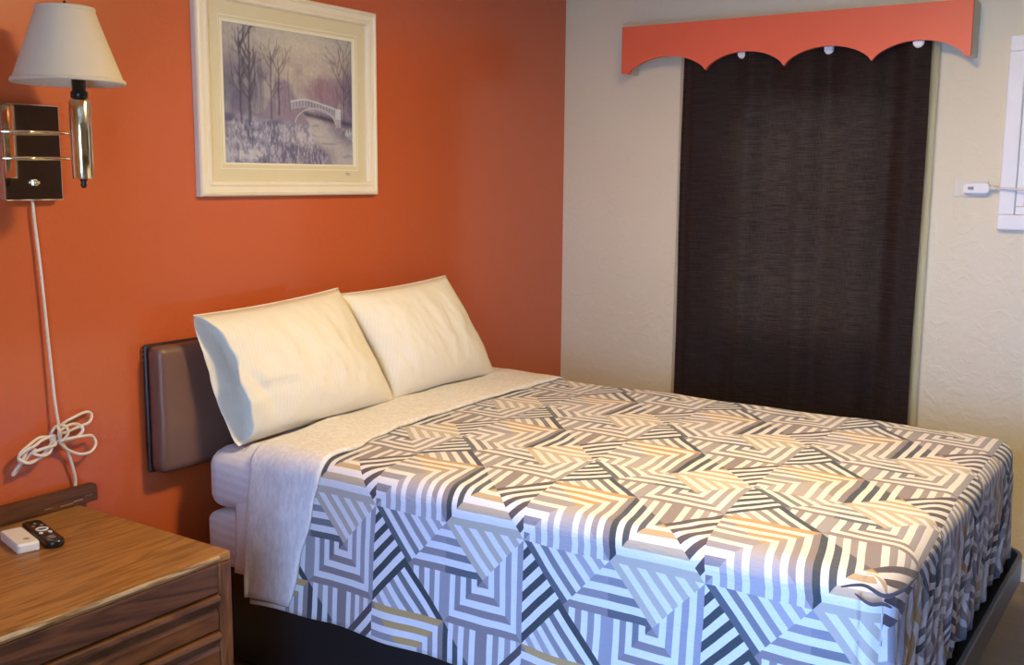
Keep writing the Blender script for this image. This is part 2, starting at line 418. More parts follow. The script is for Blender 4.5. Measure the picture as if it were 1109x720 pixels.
from_bm('slats', bm, M['slats'], bl)
box('head_rail', (.004, W1[0]+.01, W1[3]-.035), (.03, W1[1]-.01, W1[3]-.004), M['white_plastic'], bl, .003)

# second window at the right edge: stepped white frame around a recessed pane
w2 = thing('window_2', (0, -2.4, 1.33), None, None); del_keys = [k for k in ('label', 'category') if k in w2.keys()]; w2['kind'] = 'structure'
def ringframe(name, y0, y1, z0, z1, w, x0, x1, mat, parent, bev=.004):
    bm = bmesh.new()
    add_box(bm, (x0, y0, z0), (x1, y1, z0+w), bev); add_box(bm, (x0, y0, z1-w), (x1, y1, z1), bev)
    add_box(bm, (x0, y0, z0+w), (x1, y0+w, z1-w), bev); add_box(bm, (x0, y1-w, z0+w), (x1, y1, z1-w), bev)
    return from_bm(name, bm, mat, parent)
ringframe('casing', -2.90, -1.885, 1.325, 2.02, .055, -.028, 0, M['white_trim'], w2)
ringframe('inner_moulding', -2.845, -1.94, 1.38, 1.965, .03, -.018, 0, M['white_trim'], w2)
ringframe('inner_moulding', -2.815, -1.97, 1.41, 1.935, .045, -.034, .01, M['white_trim'], w2, .008)
ringframe('sash', -2.77, -2.015, 1.455, 1.90+.0, .03, -.012, .03, M['white_trim'], w2)
box('pane', (.03, W2[0], W2[2]), (.034, W2[1], W2[3]), M['glass'], w2)
box('sky_block_panel', (.06, W2[0], W2[2]), (.063, W2[1], W2[3]), M['white_trim'], w2)  # opaque panel added out of view to stop sky glow through the pane

# ------------------------------------------------------------------ bed
XL, XR, YF, ZT = -2.19, -.70, -2.10, .712
fr = thing('bed_frame', (-1.45, -1.1, 0), 'black low platform frame under the quilted bed, grey rim at its foot', 'bed frame')
bm = bmesh.new(); add_box(bm, (-2.165, -2.06, .05), (-.73, -.10, .32), .01); from_bm('platform', bm, M['black_frame'], fr)
bm = bmesh.new(); add_box(bm, (-2.182, -2.0, .03), (-2.1655, -.10, .323), .006); from_bm('side_panel', bm, M['black_frame'], fr)
bm = bmesh.new(); add_box(bm, (-.73, -2.0, .03), (-.70, -.10, .323), .006); from_bm('side_panel', bm, M['black_frame'], fr)
# rim: extruded path with rounded corners around the foot
def rimpath(x0, x1, yb, r, yh):
    pts = [Vector((x0, yh, 0)), Vector((x0, yb+r, 0))]
    for k in range(1, 9): a = pi+ (pi/2)*k/8; pts.append(Vector((x0+r+r*cos(a), yb+r+r*sin(a), 0)))
    for k in range(0, 9): a = 1.5*pi+(pi/2)*k/8; pts.append(Vector((x1-r+r*cos(a), yb+r+r*sin(a), 0)))
    pts.append(Vector((x1, yh, 0))); return pts
path = rimpath(-2.222, -.668, -2.142, .08, -1.9)
bm = bmesh.new(); prof = [(-.006, .265), (-.003, .262), (.008, .262), (.011, .268), (.011, .338), (.007, .346), (-.003, .346), (-.006, .342)]
frm = []
for i, p in enumerate(path):
    a = path[max(0, i-1)]; b = path[min(len(path)-1, i+1)]; tt = (b-a).normalized(); nn = Vector((tt.y, -tt.x, 0))
    frm.append([bm.verts.new(p+nn*(-d)+Vector((0, 0, z))) for d, z in prof])
for A, B in zip(frm, frm[1:]):
    for k in range(len(prof)): bm.faces.new((A[k], A[(k+1) % len(prof)], B[(k+1) % len(prof)], B[k]))
bm.faces.new(frm[0]); bm.faces.new(frm[-1][::-1]); bmesh.ops.recalc_face_normals(bm, faces=bm.faces[:])
from_bm('foot_rim', bm, M['grey_rim'], fr)
box('foot_shelf', (-2.20, -2.136, .262), (-.68, -2.05, .275), M['black_frame'], fr)
for x in (-2.12, -.78):
    for y in (-.2, -1.95): box('leg', (x-.03, y-.03, 0), (x+.03, y+.03, .06), M['black_frame'], fr)

def soft_block(name, lo, hi, mat, parent, r, bulge=0, seg=4, n=.004, label=None):
    bm = bmesh.new(); add_box(bm, lo, hi)
    bmesh.ops.bevel(bm, geom=bm.edges[:], offset=r, segments=seg, profile=.5, affect='EDGES')
    bmesh.ops.subdivide_edges(bm, edges=[e for e in bm.edges if e.calc_length() > .15], cuts=14, use_grid_fill=True)
    c = (Vector(lo)+Vector(hi))/2; h = (Vector(hi)-Vector(lo))/2
    for v in bm.verts:
        q = v.co-c; w = 1-(q.z/h.z)**2
        v.co.x += math.copysign(bulge*w, q.x)*(abs(q.x) > h.x-r-.001); v.co.y += math.copysign(bulge*w, q.y)*(abs(q.y) > h.y-r-.001)*(q.y < 0)
        if v.co.x < c.x: v.co.x -= .055*min(1, max(0, (v.co.y+.50)/.38))
        v.co += Vector((1, 1, 1))*n*fbm(v.co.x*4, v.co.y*4, v.co.z*8)
    return from_bm(name, bm, mat, parent, True)
bs = soft_block('box_spring', (-2.165, -2.02, .325), (-.735, -.105, .50), M['sheet'], None, .025, .008)
tag(bs, 'sheet covered box spring layer showing below the mattress beside the nightstand', 'box spring')
ma = soft_block('mattress', (-2.155, -2.03, .502), (-.735, -.105, .695), M['sheet'], None, .05, .018)
tag(ma, 'thick mattress in a white satin striped fitted sheet on the bed', 'mattress')

# coverlet -------------------------------------------------------------------
R_ = .06
arcq = R_*pi/2
hemz = .262
def prof_pt(s, hem, r=R_):
    """s<0: up the near side from s=-drop; returns (out, z): out=0 at outer side plane, negative towards the middle"""
    if s < 0: return 0.0, ZT-r+s
    if s < r*pi/2: a = s/r; return -r*(1-cos(a)), ZT-r+r*sin(a)
    return -r-(s-r*pi/2), ZT
TOPW = XR-XL-2*R_
STOT = arcq*2+TOPW
dropN = ZT-R_-hemz
def bed_pos(u, s, off=0.0, flare=1.0):
    """near hem is s=-dropN, near edge 0..arcq, top, far edge, far hem"""
    y = -u
    fold = 0
    if s <= arcq+TOPW/2:
        o, z = prof_pt(s, 0); x = XL - o
        d = max(0, -s)
        fl = flare*(.022*(d/.4) + .005*(d/.4)*sin(u*9+.7) + .005*(d/.4)*sin(u*23+2) + .05*(d/.3)*max(0, (.6-u)/.5)) + .004*fbm(u*3, s*3, 1.)*min(1, d*6)
        kf = min(1, max(0, (2.04-u)/.16)); kf = kf*kf*(3-2*kf)
        x -= fl*kf+.012*(d/.4)*(1-kf)
        nx, nz = (-1, 0) if s < 0 else ((-cos(s/R_), sin(s/R_)) if s < arcq else (0, 1))
    else:
        s2 = STOT-s
        o, z = prof_pt(s2, 0); x = XR + o
        x += max(0, -s2)*.06
        nx, nz = (1, 0) if s2 < 0 else ((cos(s2/R_), sin(s2/R_)) if s2 < arcq else (0, 1))
    if nz > 0:
        z += nz*nz*(.006*fbm(x*2.6, y*2.6, 0)+.003*fbm(x*9, y*5, 3))
    droop = .0
    return Vector((x+nx*off, y, z+nz*off+droop))
def lut(tab, x):
    if x <= tab[0][0]: return tab[0][1]
    for (a, b), (c, d) in zip(tab, tab[1:]):
        if x <= c: return b+(d-b)*(x-a)/(c-a)
    return tab[-1][1]
sx = lambda x: arcq + (x-(XL+R_))           # top x -> s
UB = [(-dropN, .31), (-.15, .285), (0, .285), (sx(-2.05), .28), (sx(-1.6), .185), (sx(-.75), .09), (STOT, .08)]
UP = [(-dropN, .455), (-.2, .50), (0, .55), (sx(-2.05), .545), (sx(-1.9), .50), (sx(-1.66), .465), (sx(-1.25), .445), (sx(-.75), .455), (STOT, .46)]
CU, CV = .2275, .245
U_A, S_A = 1.195, -.01         # lattice corner on the near edge
def quv(u, s):
    # the cells stretch a little over the edge
    ua = lut([(0, 1.24), (.27, 1.187), (.77, 1.145), (2.2, 1.14)], s)
    v_ = lut([(-.542, 19), (-.28, 20), (-.018, 21), (.274, 22), (.51, 23), (.772, 24), (1.02, 25), (1.27, 26), (1.515, 27), (2.49, 31)], s)
    return ((u-ua)/lut([(0, .237), (.3, .234)], s)+20, v_)
cv = thing('quilted_coverlet', (-1.45, -1.1, ZT), 'quilt of striped triangles in black, gold and grey, spread over the bed', 'coverlet')
NS, NU = 150, 150
ss = [(-dropN)+(STOT+.30+dropN)*i/NS for i in range(NS+1)]
Ue = -YF-R_                                 # where the top starts turning down at the foot
P, UVs = [], []
for i, s in enumerate(ss):
    row, ru = [], []
    for j in range(NU+1):
        ub = lut(UB, s)+.006; u = ub+(Ue-ub)*j/NU
        p = bed_pos(u, s)
        row.append(p); ru.append(quv(u, s))
    P.append(row); UVs.append(ru)
# foot: arc and drop below the end edge; corner fans
def ripple(x, d):
    k = min(1, max(0, (x-XL)/.25)); k2 = min(1, max(0, (XR-x)/.2))
    return (d/.35)*(.006*sin(x*26)+.004*sin(x*57+1+d*6)+.008*fbm(x*5, d*5, 2))+.0065*min(1,d/.05)*sin(x*90+d*14+3*fbm(x*3,d*4,8))*(.35+.65*k*k2)
FD = .325
ndf = 60
dd = [(arcq+FD)*j/ndf for j in range(ndf+1)]
FP, FU = [], []
top_idx = [i for i, s in enumerate(ss) if arcq-1e-6 <= s <= arcq+TOPW+1e-6]
xs_ = [XL+R_] + [P[i][0].x for i in top_idx if XL+R_+.004 < P[i][0].x < XR-R_-.004] + [XR-R_]
for x in xs_:
    row, ru = [], []
    s = sx(x)
    for d in dd:
        a = min(d, arcq)/R_; dn = max(0, d-arcq)
        zt = bed_pos(Ue, s).z
        o = R_*sin(a) + .004*min(1, dn/.1)
        z = ZT+(zt-ZT)*cos(a)**2-R_*(1-cos(a))-dn
        o += ripple(x, dn) 
        row.append(Vector((x, -(Ue+o), z))); ru.append(quv(Ue+d+.018*sin(x*52+d*11)*min(1, dn/.06), s+.014*sin(d*46+x*9)*min(1, dn/.06)*min(1, (x-XL-R_)/.1)))
    FP.append(row); FU.append(ru)
def corner(cx, side):
    rows, us = [], []
    n = 16
    for k in range(n+1):
        th = (pi/2)*k/n
        dx, dy = (-cos(th), -sin(th)) if side == 'n' else (cos(th), -sin(th))
        row, ru = [], []
        for d in dd:
            a = min(d, arcq)/R_; dn = max(0, d-arcq)
            rr = R_*sin(a) + (.004*min(1, dn/.1)*sin(th) + .012*(dn/.4)*cos(th))
            rr += dn*.05*sin(th*6+.5)*sin(th*2)
            z = ZT+(bed_pos(Ue, sx(cx)).z-ZT)*cos(a)**2-R_*(1-cos(a))-dn
            row.append(Vector((cx+dx*rr, -(Ue)+dy*rr, z)))
            if side == 'n':
                if k < n*.45: ru.append(quv(Ue+R_*th*.9, arcq-d))
                else: ru.append(quv(Ue+d, sx(cx)-R_*(pi/2-th)))
            else:
                ru.append(quv(Ue+d, sx(cx)+R_*(pi/2-th)))
        rows.append(row); us.append(ru)
    return rows, us
pieces = [(P, UVs), (FP, FU), corner(XL+R_, 'n'), corner(XR-R_, 'f')]
bm = bmesh.new(); uvl = bm.loops.layers.uv.new('UVMap'); off = -Vector(cv.location)
for PP, UU in pieces:
    vv = [[bm.verts.new(p+off) for p in row] for row in PP]
    for i in range(len(PP)-1):
        for j in range(len(PP[0])-1):
            q = [(i, j), (i+1, j), (i+1, j+1), (i, j+1)]
            uq = [UU[a][b] for a, b in q]
            if max(c[0] for c in uq)-min(c[0] for c in uq) > .6 or max(c[1] for c in uq)-min(c[1] for c in uq) > .6:
                uq = [uq[0]]*4 if False else [UU[min(i+1, len(PP)-1)][b] for a, b in q]
            f = bm.faces.new([vv[a][b] for a, b in q])
            for lp, c in zip(f.loops, uq): lp[uvl].uv = c
bmesh.ops.remove_doubles(bm, verts=bm.verts[:], dist=.0012)
bmesh.ops.recalc_face_normals(bm, faces=bm.faces[:])
me = bpy.data.meshes.new('printed_face'); bm.to_mesh(me); bm.free()
pf = link('printed_face', me, M['quilt'], cv, True)
md = pf.modifiers.new('thickness', 'SOLIDIFY'); md.thickness = .006; md.offset = -1
# reverse side, folded back at the head
BP = []
sb = [(-dropN+.022)+(STOT+.2+dropN-.022)*i/120 for i in range(121)]
for s in sb:
    row = []
    ub, upp = lut(UB, s), lut(UP, s)+.004*sin(s*37)
    # lower layer tucks round the fold, then the reverse face runs back to the print
    for k in range(5): a = pi*k/4; row.append(bed_pos(ub+.006-.010*sin(a), s, .002+.006*(1-cos(a))*.9+.001))
    for j in range(1, 25): u = ub+(upp-ub)*j/24; row.append(bed_pos(u, s, .0138+.004*sin(s*17+u*11)*.5+.004*fbm(u*7, s*7, 5)))
    row.append(bed_pos(upp+.003, s, .008)); row.append(bed_pos(upp, s, .003))
    BP.append(row)
bd = grid_mesh('folded_back_band', BP, M['quilt_back'], cv, solid=.002)
bd['label'] = 'plain white reverse side folded back at the head'
# tuck at the near foot corner: twisted pleat
def pleat(name, pts, r, mat, flat=.4):
    sp = spline(pts, 10); rows = []
    fr_ = frames(sp)
    for i, (p, (a, b)) in enumerate(zip(sp, fr_)):
        w = r*(.35+.65*sin(pi*i/(len(sp)-1)))
        rows.append([p+a*w*cos(2*pi*k/10)*1.0+b*w*flat*sin(2*pi*k/10) for k in range(11)])
    uv = [[(21.85, 21.85-.022*k) for k in range(11)] for i in range(len(rows))]
    return grid_mesh(name, rows, mat, cv, uv=uv)
pleat('corner_pleat', [(-2.19, -2.00, .690), (-2.192, -2.045, .704), (-2.188, -2.085, .690), (-2.165, -2.112, .700), (-2.12, -2.118, .702), (-2.06, -2.116, .697)], .005, M['quilt'])
pleat('corner_pleat', [(-2.197, -2.03, .685), (-2.200, -2.06, .672), (-2.196, -2.085, .676), (-2.186, -2.10, .668)], .0045, M['quilt'])

# flat sheet edge hanging in front of the mattress, just ahead of the fold
FS = []
for i in range(90):
    s = -(ZT-R_-.335)+(STOT*.9+.3)*i/89
    row = []
    for j in range(13):
        ub = lut(UB, s); u = ub-.065+.095*j/12+.004*sin(s*20)
        row.append(bed_pos(u, s, -.006, .8))
    FS.append(row)
fs = grid_mesh('flat_sheet', FS, M['flat_sheet'], None, solid=.002)
tag(fs, 'white flat sheet edge peeking out at the head of the striped quilt', 'sheet')

# headboard
hb = thing('headboard', (-1.5, -.012, .63), 'brown vinyl padded headboard fixed to the orange wall behind the pillows', 'headboard')
def padded(name, x0, x1, z0, z1, y0, y1, mat, parent, r=.02, n=3):
    bm = bmesh.new(); add_box(bm, (x0, y1, z0), (x1, y0, z1))
    bmesh.ops.bevel(bm, geom=bm.edges[:], offset=r, segments=4, profile=.6, affect='EDGES')
    bmesh.ops.subdivide_edges(bm, edges=[e for e in bm.edges if e.calc_length() > .1], cuts=12, use_grid_fill=True)
    for v in bm.verts:
        if v.co.y < y1+.004:
            k = max(0, 1-((v.co.x-(x0+x1)/2)/((x1-x0)/2))**6)*max(0, 1-((v.co.z-(z0+z1)/2)/((z1-z0)/2))**4)
            v.co.y -= .014*k + .004*fbm(v.co.x*6, 0, v.co.z*6)
    return from_bm(name, bm, mat, parent, True)
padded('padding', -2.347, -.98, .632, 1.008, -.016, -.078, M['brown_vinyl'], hb, .026)
box('backing_board', (-2.350, -.020, .628), (-.975, -.002, 1.012), M['brown_edge'], hb, .008, 3)
bm = bmesh.new()
for (x, z) in ((-2.350, .985), (-2.350, .968), (-2.350, .998)): add_box(bm, (x-.0008, -.014, z-.0015), (x+.001, -.008, z+.0015))
from_bm('staples', bm, M['chrome'], hb)

# pillows -------------------------------------------------------------------
def pillow(name, BL, BR, TL, TR, Tf, Tb, seed, opening, label):
    o = thing(name, tuple((Vector(BL)+Vector(BR))/2), label, 'pillow', None)
    BL, BR, TL, TR = map(Vector, (BL, BR, TL, TR))
    nrm = ((BR-BL).cross(TL-BL)).normalized()       # x cross up = -y
    NA, NB = 60, 26
    def shell(a, b, sign, inner=0):
        pin = .020*(4*a*(1-a))                      # pulled-in long seams
        side = .014*(4*b*(1-b))
        bb = b+(pin if b < .5 else -pin)*abs(2*b-1)
        aa = a+((side if a < .5 else -side)*abs(2*a-1) if not opening or a > .5 else 0)
        p = BL.lerp(BR, aa).lerp(TL.lerp(TR, aa), bb)
        ea = 1-abs(2*a-1)**2.6
        if opening and a < .5: ea = max(ea, .0); ea = .50+.50*(1-(1-a*2)**1.6) 
        eb = max(0, 1-abs(2*b-1)**2.3)
        sag = 1.0+.18*(.5-b)
        T = (Tf if sign > 0 else Tb)*(max(0, ea)**.55)*(eb**.6)*sag
        w = 1-.5*inner
        wr = .010*fbm(a*4+seed, b*4, seed)+.005*fbm(a*11+seed, b*5, seed+3)+.003*fbm(a*22, b*14, seed+9)
        if opening: wr -= .012*math.exp(-((b-.36-.10*a)/.035)**2)*math.exp(-((a-.18)/.14)**2)
        cr = .010*math.exp(-((a-.12-.06*sin(b*7))/.035)**2)*sin(b*pi)*(1 if opening else .3)
        return p+nrm*sign*(T*w+(wr-cr)*eb*min(1, ea*3))
    rows = []
    def ring(af, ab, inner=0):
        r = []
        for k in range(NB+1): r.append(shell(af(k/NB), k/NB, 1, inner))
        for k in range(1, NB): b = 1-k/NB; r.append(shell(ab(b), b, -1, inner))
        return r
    if opening:
        # the case mouth: the front lip sits back from the rear lip, the inside runs in
        lip = lambda b: .055*sin(pi*b)**.6*(1+.40*sin(b*9+1)+.15*sin(b*23))+.004
        for dpt in (.16, .11, .07, .03):
            rows.append(ring(lambda b: lip(b)+dpt*sin(pi*b)**.5, lambda b: dpt*sin(pi*b)**.5, .25+dpt*1.5))
        rows.append(ring(lambda b: lip(b)+.003, lambda b: .003, .08))
        rows.append(ring(lambda b: lip(b), lambda b: 0.0, 0))
        for i in range(1, NA+1):
            a = i/NA; rows.append(ring(lambda b: lip(b)*(1-a)**2+a*(1-0*lip(b)) if a > .0 else 0, lambda b: a))
    else:
        for i in range(NA+1): rows.append(ring(lambda b: i/NA, lambda b: i/NA))
    m = len(rows[0]); off = -Vector(o.location)
    vs = [tuple(p+off) for r in rows for p in r]; fs_ = []
    for i in range(len(rows)-1):
        for k in range(m):
            fs_.append((i*m+k, i*m+(k+1) % m, (i+1)*m+(k+1) % m, (i+1)*m+k))
    fs_.append(tuple(range(m))); fs_.append(tuple((len(rows)-1)*m+k for k in range(m))[::-1])
    me = bpy.data.meshes.new('pillowcase'); me.from_pydata(vs, [], fs_); me.update()
    bm = bmesh.new(); bm.from_mesh(me); bmesh.ops.remove_doubles(bm, verts=bm.verts[:], dist=.0004)
    bmesh.ops.recalc_face_normals(bm, faces=bm.faces[:]); bm.to_mesh(me); bm.free()
    link('pillowcase', me, M['pillow'], o, True)
    # stitched hem / piping along the upper seam
    pts = [shell(max(0, a), 1.0, 1) for a in [k/40 for k in range(41)]]
    bm = bmesh.new(); add_tube(bm, pts, .0022, 6); from_bm('seam', bm, M['pillow'], o, True)
    return o
pillow('pillow', (-2.185, -.215, .705), (-1.468, -.215, .715), (-2.262, -.13, 1.098), (-1.655, -.125, 1.128), .105, .03, 1.3, True,
       'left ivory bed pillow with its pillowcase mouth open towards the nightstand')
pillow('pillow', (-1.462, -.195, .715), (-.83, -.195, .715), (-1.648, -.115, 1.105), (-1.07, -.13, 1.128), .095, .03, 7.9, False,
       'right ivory bed pillow, nearest the room corner')

# ------------------------------------------------------------------ curtain, pelmet
cu = thing('curtain', (-.09, -1.125, 1.2), 'dark brown woven curtain hanging straight over the window', 'curtain')
def curtain_x(y, z):
    k = (y+1.125)/.5
    h = min(1, max(0, (2.0-z)/.5))
    return -.082+.016*sin(y*29+.4)+.008*sin(y*51+1.3+z*.5)+.004*sin(y*17+z*2.2)
CP = []
for i in range(141):
    y0 = -.625-(1.628-.625)*i/140; row = []
    for j in range(61):
        z = 2.035-(2.035-.30)*j/60
        y = -1.125+(y0+1.125)*(1+.004*sin(z*5))-.008*(2-z)*0
        row.append((curtain_x(y0, z), y, z))
    CP.append(row)
grid_mesh('cloth', CP, M['curtain'], cu, solid=.0015)
CP = []
for i in range(61):
    y0 = -.602-(1.648-.602)*i/60; row = []
    for j in range(41):
        z = 2.03-(2.03-.32)*j/40; row.append((-.042+.003*sin(y0*30), y0, z))
    CP.append(row)
ln = grid_mesh('lining', CP, M['lining'], cu, solid=.001); ln['label'] = 'pale lining showing at both edges'
for y in (-.893, -1.239, -1.584):
    bm = bmesh.new(); x0 = curtain_x(y, 2.0)-.004
    rr = bmesh.ops.create_cone(bm, cap_ends=True, segments=28, radius1=.0215, radius2=.017, depth=.008, matrix=Matrix.Translation((x0-.003, y, 2.008)) @ Matrix.Rotation(-pi/2, 4, 'Y'))
    bmesh.ops.recalc_face_normals(bm, faces=bm.faces[:])
    g = from_bm('grommet', bm, M['grommet'], cu, False); g['label'] = 'round grommet, daylight through its hole painted white'

rod = thing('curtain_rod', (-.06, -1.1, 2.045), 'white curtain rod just behind the coral scalloped pelmet', 'curtain rod')
bm = bmesh.new(); add_tube(bm, [(-.08, -.40, 2.055), (-.08, -1.745, 2.055)], .008, 12); from_bm('pole', bm, M['white_plastic'], rod, True)
for y in (-.45, -1.70): box('bracket', (-.085, y-.01, 2.04), (-.0005, y+.01, 2.07), M['white_plastic'], rod, .002)

pe = thing('pelmet', (-.1, -1.09, 1.95), 'coral painted wooden pelmet with a scalloped lower edge above the curtain', 'pelmet')
Y0, Y1, ZB, ZP = -.363, -1.772, 1.945, 2.143
cusps = [-.395, -.752, -1.085, -1.425, -1.755]
poly = [(Y0, ZP), (Y0, ZB+.004)]
for a, b in zip(cusps, cusps[1:]):
    for k in range(0, 25):
        s = k/24; 
        if a != cusps[0] and k == 0: continue
        yy = a+(b-a)*s; poly.append((yy, ZB+.066*(max(0, 1-(2*s-1)**2))**.72))
poly += [(Y1, ZB+.0), (Y1, ZP)]
bm = bmesh.new(); add_prism(bm, poly, -.130, -.110, 'x')
bmesh.ops.triangulate(bm, faces=[f for f in bm.faces if len(f.verts) > 4], ngon_method='EAR_CLIP')
from_bm('front_board', bm, M['coral'], pe)
box('end_board', (-.110, Y0-.018, ZB+.004), (-.0005, Y0, ZP), M['raw_white'], pe)
box('end_board', (-.110, Y1, ZB+.004), (-.0005, Y1+.018, ZP), M['raw_white'], pe)
box('top_board', (-.110, Y1+.018, ZP-.015), (-.0005, Y0-.018, ZP), M['raw_white'], pe)

# blank wall plate, adapter and cord on the cream wall
op = thing('wall_plate', (0, -1.783, 1.475), 'cream wall plate on the wall between the curtain and the white window frame', 'wall plate')
box('cover', (-.006, -1.842, 1.443), (-.0002, -1.722, 1.507), M['cream_plastic'], op, .002)
bm = bmesh.new(); add_box(bm, (-.0085, -1.790, 1.452), (-.0055, -1.745, 1.498), .001); from_bm('socket_face', bm, M['cream_plastic'], op)
pc = thing('power_cord', (-.008, -1.8, 1.475), 'white plug and cord running across to the white window frame', 'power cord')
bm = bmesh.new(); add_prism(bm, [(-1.765, 1.458), (-1.84, 1.456), (-1.852, 1.463), (-1.852, 1.487), (-1.84, 1.494), (-1.765, 1.492), (-1.760, 1.475)], -.036, -.0088, 'x')
bmesh.ops.bevel(bm, geom=bm.edges[:], offset=.003, segments=2, affect='EDGES'); from_bm('plug', bm, M['white_plastic'], pc)
bm = bmesh.new(); add_prism(bm, [(-1.778, 1.470), (-1.798, 1.469), (-1.798, 1.481), (-1.778, 1.480)], -.0372, -.0362, 'x'); from_bm('plug_marking', bm, M['grey_print'], pc)
bm = bmesh.new(); add_tube(bm, [(-.024, -1.852, 1.475), (-.026, -1.875, 1.4745)], .007, 12); from_bm('strain_relief', bm, M['cord_cool'], pc, True)
bm = bmesh.new(); add_tube(bm, spline([(-.026, -1.872, 1.4745), (-.042, -1.91, 1.4735), (-.045, -1.96, 1.471), (-.045, -2.01, 1.462), (-.045, -2.06, 1.445), (-.045, -2.15, 1.40), (-.045, -2.25, 1.33), (-.03, -2.32, 1.24), (-.02, -2.34, 1.1), (-.02, -2.34, .8), (-.02, -2.34, .30)], 8), .0042, 8); from_bm('cord', bm, M['cord_cool'], pc, True)

# ------------------------------------------------------------------ picture
pi_ = thing('framed_picture', (-1.73, -.002, 1.75), 'white framed print of a pale stone bridge in a misty wood, on the orange wall', 'picture')
FX0, FX1, FZ0, FZ1 = -2.129, -1.332, 1.436, 2.072
def mitre_frame(name, x0, x1, z0, z1, prof, mat, parent):
    # prof: (inset, y) pairs
    bm = bmesh.new(); R4 = []
    for cx, cz, sx_, sz_ in ((x0, z0, 1, 1), (x1, z0, -1, 1), (x1, z1, -1, -1), (x0, z1, 1, -1)):
        R4.append([bm.verts.new((cx+sx_*i, y, cz+sz_*i)) for i, y in prof])
    n = len(prof)
    for q in range(4):
        A, B = R4[q], R4[(q+1) % 4]
        for k in range(n): bm.faces.new((A[k], B[k], B[(k+1) % n], A[(k+1) % n]))
    bmesh.ops.recalc_face_normals(bm, faces=bm.faces[:])
    return from_bm(name, bm, mat, parent)
mitre_frame('frame', FX0, FX1, FZ0, FZ1, [(0, 0), (0, -.020), (.004, -.026), (.012, -.028), (.016, -.024), (.030, -.022), (.036, -.026), (.044, -.024), (.048, -.014), (.048, 0)], M['frame_white'], pi_)
PX0, PX1, PZ0, PZ1 = -2.018, -1.443, 1.540, 1.964
mitre_frame('mat_board', FX0+.046, FX1-.046, FZ0+.046, FZ1-.046, [(0, -.004), (0, -.010), (PX0-FX0-.046-.012, -.010), (PX0-FX0-.046-.012, -.004)], M['mat_board'], pi_)
mitre_frame('mat_bevel', PX0-.020, PX1+.020, PZ0-.020, PZ1+.020, [(0, -.0102), (0, -.0116), (.003, -.0116), (.003, -.0102)], M['mat_bevel'], pi_)
mitre_frame('inner_mat', PX0-.014, PX1+.014, PZ0-.014, PZ1+.014, [(0, -.003), (0, -.0098), (.014, -.0078), (.014, -.003)], M['mat_bevel'], pi_)
# painted print as a coloured mesh
NX, NZ = 330, 244
X, Z = np.meshgrid(np.linspace(0, 1, NX), np.linspace(0, 1, NZ))
rng = np.random.RandomState(3)
def vnoise(sx_, sz_, seed):
    r = np.random.RandomState(seed); g_ = r.rand(int(sz_)+3, int(sx_)+3)
    gx, gz = X*sx_, Z*sz_; ix, iz = gx.astype(int), gz.astype(int); fx, fz = gx-ix, gz-iz
    fx = fx*fx*(3-2*fx); fz = fz*fz*(3-2*fz)
    return (g_[iz, ix]*(1-fx)+g_[iz, ix+1]*fx)*(1-fz)+(g_[iz+1, ix]*(1-fx)+g_[iz+1, ix+1]*fx)*fz
def fb(sx_, sz_, seed, o=4):
    return sum(vnoise(sx_*2**k, sz_*2**k, seed+k)/2**k for k in range(o))/sum(1/2**k for k in range(o))
def mixc(img, col, a): return img*(1-a[..., None])+np.array(col)*a[..., None]
sm = lambda a, b, x: np.clip((x-a)/(b-a), 0, 1)**2*(3-2*np.clip((x-a)/(b-a), 0, 1))
img = np.zeros((NZ, NX, 3))+np.array((.42, .38, .36))
img = mixc(img, (.60, .53, .40), np.exp(-((X-.55)**2/.12+(Z-.85)**2/.06)))
img = mixc(img, (.26, .20, .27), sm(.30, .58, fb(9, 7, 10))*sm(.92, .55, Z)*.9)
img = mixc(img, (.34, .19, .22), np.exp(-((X-.74)**2/.03+(Z-.58)**2/.012))*.8*sm(.2, .6, fb(14, 10, 20)))
img = mixc(img, (.07, .085, .16), sm(.42, .10, X)*sm(.2, .55, Z)*sm(.92, .5, Z)*(.35+.65*fb(10, 3, 30)))
img = mixc(img, (.09, .07, .12), sm(.86, 1.0, X)*sm(.25, .6, Z)*sm(.95, .55, Z)*.8)
for k in range(34):                                        # misty trunks
    x0 = rng.rand(); w = .003+.006*rng.rand(); a = np.exp(-((X-x0-.01*np.sin(Z*9+k))/w)**2)*sm(.33, .42, Z)*sm(.98-.35*abs(x0-.1), .6, Z)
    img = mixc(img, (.10, .09, .15), a*(.25+.35*rng.rand())*(1 if x0 < .5 or x0 > .8 else .25))
snow = .36-.10*X+.04*(fb(6, 4, 40)-.5)                      # ground line
img = mixc(img, (.30, .29, .38), sm(.02, -.03, Z-snow)*.95)
img = mixc(img, (.58, .54, .52), sm(.02, -.02, Z-snow)*sm(.50, .68, fb(9, 14, 50))*.7)
img = mixc(img, (.08, .08, .15), sm(.02, -.02, Z-snow)*sm(.52, .70, fb(11, 9, 60))*.85)
